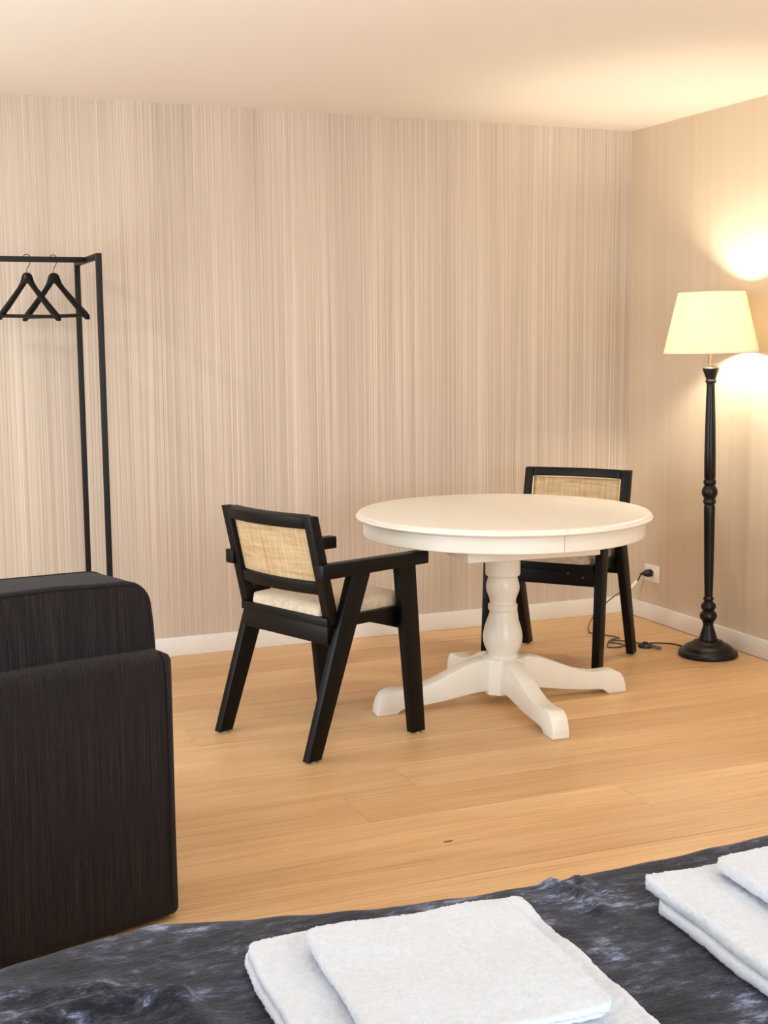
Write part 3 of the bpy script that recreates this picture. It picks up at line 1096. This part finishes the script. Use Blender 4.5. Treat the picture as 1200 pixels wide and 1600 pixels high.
def build_blanket():
    R = 0.055
    step = 0.009
    ext = 0.30
    CR = 0.30
    xs = np.arange(BX0 - ext, BX1 + ext + 1e-6, step)
    ys = np.arange(BY0 - .02, BY1 + ext + 1e-6, step)
    X, Y = np.meshgrid(xs, ys, indexing='ij')
    x, y = X.ravel(), Y.ravel()
    # inner rounded rectangle (edge where the top starts to roll over)
    cx, cy = (BX0 + BX1) / 2, (BY0 - 1 + BY1) / 2
    hx, hy = (BX1 - BX0) / 2 - R, (BY1 - BY0 + 1) / 2 - R
    cr = CR - R
    px, py = x - cx, y - cy
    qx, qy = np.clip(px, -(hx - cr), hx - cr), np.clip(py, -(hy - cr), hy - cr)
    dx, dy = px - qx, py - qy
    ln = np.hypot(dx, dy)
    d = ln - cr
    nx = np.where(ln > 1e-9, dx / np.maximum(ln, 1e-9), 0)
    ny = np.where(ln > 1e-9, dy / np.maximum(ln, 1e-9), 0)
    out = d > 0
    a = np.clip(d / R, 0, math.pi / 2)
    down = np.clip(d - R * math.pi / 2, 0, None)
    ox = np.where(out, cx + qx + nx * (cr + R * np.sin(a)), x)
    oy = np.where(out, cy + qy + ny * (cr + R * np.sin(a)), y)
    oz = np.where(out, ZB - R * (1 - np.cos(a)) - down, ZB)
    hemwave = np.clip(down / .2, 0, 1)
    ang = np.arctan2(ny, nx)
    wv = np.sin(x * 16 + 1.3) * .5 + np.sin(y * 19) * .5 + np.sin((x + y) * 9) * .6
    ox += nx * hemwave * (.012 + .012 * wv)
    oy += ny * hemwave * (.012 + .012 * wv)
    # the foot edge is not quite straight
    e = np.interp(ox, [-3.7, -3.5, -3.36, -3.22, -3.08, -2.85, -2.62, -2.4, -2.15, -1.9], [.0, .0, .045, .075, .035, -.015, -.03, -.02, .0, .0])
    oy += e * np.clip((oy - (BY1 - .45)) / .45, 0, 1)
    # wrinkles: soft ridges, kept low where the towels lie
    P3 = np.stack([ox, oy, np.zeros_like(ox)], -1)
    n1 = fbm(P3, 5.0, 1.0)
    n2 = fbm(P3, 17.0, 4.0)

    def ridge(pts, wdt, h):
        best = np.full(len(ox), 9.0)
        side = np.zeros(len(ox))
        for (ax, ay), (bx_, by_) in zip(pts, pts[1:]):
            vx, vy = bx_ - ax, by_ - ay
            L2 = vx * vx + vy * vy
            t = np.clip(((ox - ax) * vx + (oy - ay) * vy) / L2, 0, 1)
            dd = np.hypot(ox - ax - t * vx, oy - ay - t * vy)
            best = np.minimum(best, dd)
        return h * np.exp(-(best / wdt) ** 2)
    rz = ridge([(-3.60, -4.10), (-3.50, -4.02), (-3.40, -3.98), (-3.31, -3.975), (-3.24, -4.0)], .020, .028)
    rz += ridge([(-3.46, -3.87), (-3.38, -3.90), (-3.33, -3.91)], .020, .013)
    rz += ridge([(-3.25, -4.02), (-3.21, -4.08), (-3.20, -4.2)], .020, .010)
    rz += ridge([(-2.60, -3.85), (-2.57, -3.91), (-2.575, -3.96)], .014, .012)
    rz += ridge([(-2.55, -3.85), (-2.535, -3.91)], .012, .009)
    left = np.clip((-3.2 - ox) / .12, 0, 1)
    top = ~out | (a < 1.2)
    oz += np.where(top, rz + .006 * n1 * (.3 + left) + .0025 * n2, 0)
    V = np.stack([ox, oy, oz], -1)
    na, nb = len(xs), len(ys)
    idx = np.arange(na * nb).reshape(na, nb)
    F = np.stack([idx[:-1, :-1], idx[1:, :-1], idx[1:, 1:], idx[:-1, 1:]], -1).reshape(-1, 4)
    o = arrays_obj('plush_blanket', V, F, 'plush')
    sm = o.modifiers.new('thickness', 'SOLIDIFY')
    sm.thickness = 0.010
    sm.offset = -1
    tag(o, 'grey blue plush blanket, mottled by painted nap sheen, spread over the bed', 'blanket')


build_blanket()


def build_towel(name, label, x0, x1, y0, y1, z0, layers, rz, fn=None, step=0.004, seed=1.0):
    """layers: list of (dx0, dx1, dy0, dy1, thickness)"""
    Vs, Fs, off, z = [], [], 0, 0.0
    cx, cy = (x0 + x1) / 2, (y0 + y1) / 2
    for (a, b, c, d, h) in layers:
        wx, wy = (x1 + b) - (x0 + a), (y1 + d) - (y0 + c)
        V, F = rbox_arrays(wx, wy, h, h * .47, step, cr=0.03)
        V = V + np.array([(x0 + a + x1 + b) / 2 - cx, (y0 + c + y1 + d) / 2 - cy, z + h / 2])
        z += h * 0.985
        Fs.append(F + off)
        off += len(V)
        Vs.append(V)
    V = np.concatenate(Vs)
    F = np.concatenate(Fs)
    low = fbm(V * np.array([1, 1, .3]), 9.0, seed)
    med = fbm(V * np.array([1, 1, .6]), 34.0, seed + 5)
    N = vnormals(V, F)
    fine = fbm(V, 170.0, seed + 9)
    rng = np.random.default_rng(int(seed * 10))
    up_ = np.clip(V[:, 2] / max(z, 1e-6), 0, 1)
    V[:, 2] += up_ * .006 * low
    V += N * (0.0010 * med + 0.0007 * fine + 0.0005 * rng.standard_normal(len(V)))[:, None]
    V[:, 0] += 0.006 * fbm(V * np.array([0, 1, 1]), 8.0, seed + 2)
    V[:, 1] += 0.005 * fbm(V * np.array([1, 0, 1]), 8.0, seed + 3)
    V[:, 2] = np.maximum(V[:, 2], 0)
    if fn:
        V = fn(V)
    o = arrays_obj(name, V, F, 'terry')
    o.location = (cx, cy, z0)
    o.rotation_euler = (0, 0, math.radians(rz))
    o['category'] = 'towel'
    o['label'] = label
    o['group'] = 'white towels on the bed'
    return o


ZT = ZB + 0.004
build_towel('bath_towel', 'large folded white towel, lower one of the stack nearest the sofa', -3.150, -2.705, -4.45, -3.920, ZT, [(0, 0, 0, 0, .015), (.004, -.006, 0, -.004, .015)], -2.5, seed=1.0)
build_towel('hand_towel', 'smaller folded white towel on top of the stack nearest the sofa', -3.072, -2.755, -4.31, -3.975, ZT + .0335, [(0.004, -.004, 0.004, -.004, .009), (0, 0, 0, 0, .013)], -2.5, seed=2.0)
build_towel('bath_towel', 'large folded white towel, lower one of the stack farther from the sofa', -2.518, -2.080, -4.50, -3.972, ZT, [(-.004, -.004, 0, -.045, .021), (0, 0, 0, 0, .021)], -3, seed=3.0)
build_towel('hand_towel', 'smaller folded white towel on top of the stack farther from the sofa', -2.412, -2.100, -4.36, -4.010, ZT + .049, [(0, 0, 0, 0, .022)], -3, seed=4.0)


# ------------------------------------------------------------------ ceiling spot bar to the left of the view
def build_spots():
    s = tag(empty('ceiling_spotlight', (-3.75, -1.15, HC)), 'black ceiling spotlight bar left of the view', 'ceiling light')
    box('mounting_bar', -0.35, 0.35, -0.02, 0.02, -0.025, 0.0, 'black_metal', s, .003)
    for x, tx, ty, en in ((-0.25, -3.2, -2.6, 4), (0.0, -2.4, 0.2, 10), (0.25, -0.2, -0.6, 26)):
        d = (Vector((tx, ty, 1.0)) - Vector((-3.75 + x, -1.15, HC - .09))).normalized()
        bm = lathe_bm([(0.030, 0.0), (0.030, .085), (0.026, .085), (0.024, .05), (0.0, .05)], 24, cap=False)
        o = finish(bm, 'spot_head', 'black_metal', s)
        o.location = Vector((x, 0, -.08)) - d * .045
        o.rotation_euler = d.to_track_quat('Z', 'Y').to_euler()
        finish(tube_bm([(x, 0, -.024), (x, 0, -.075)], .006, 10), 'spot_stem', 'black_metal', s)
        spot_light('spot_light', Vector((-3.75 + x, -1.15, HC - .08)) + d * .05, (tx, ty, 1.0 if en < 12 else 0.3), en, (1.0, 0.95, 0.86), 120 if en < 12 else 75, 0.9, 0.03)


build_spots()


def build_fill_dome(lx, ly, label):  # unseen dome lamp added as fill, to even the room light
    s = tag(empty('fill_ceiling_lamp', (lx, ly, HC)), label, 'ceiling light')
    finish(lathe_bm([(0.0, -.02), (0.17, -.02), (0.18, -.012), (0.18, 0.0)], 48), 'fill_lamp_plate', 'plastic', s)
    d = finish(lathe_bm([(0.16, -.02), (0.155, -.045), (0.12, -.062), (0.06, -.07), (0.0, -.072)], 48), 'fill_lamp_diffuser', 'shade', s)
    L = bpy.data.lights.new('fill_lamp_light', 'POINT')
    L.energy = 13
    L.color = (1.0, 0.92, 0.80)
    L.shadow_soft_size = 0.14
    lo = bpy.data.objects.new('fill_lamp_light', L)
    col.objects.link(lo)
    lo.location = (lx, ly, HC - .25)


build_fill_dome(-2.6, -2.9, 'added flat round white ceiling fill lamp above the sofa')
build_fill_dome(-0.9, -3.2, 'added flat round white ceiling fill lamp near the right wall')
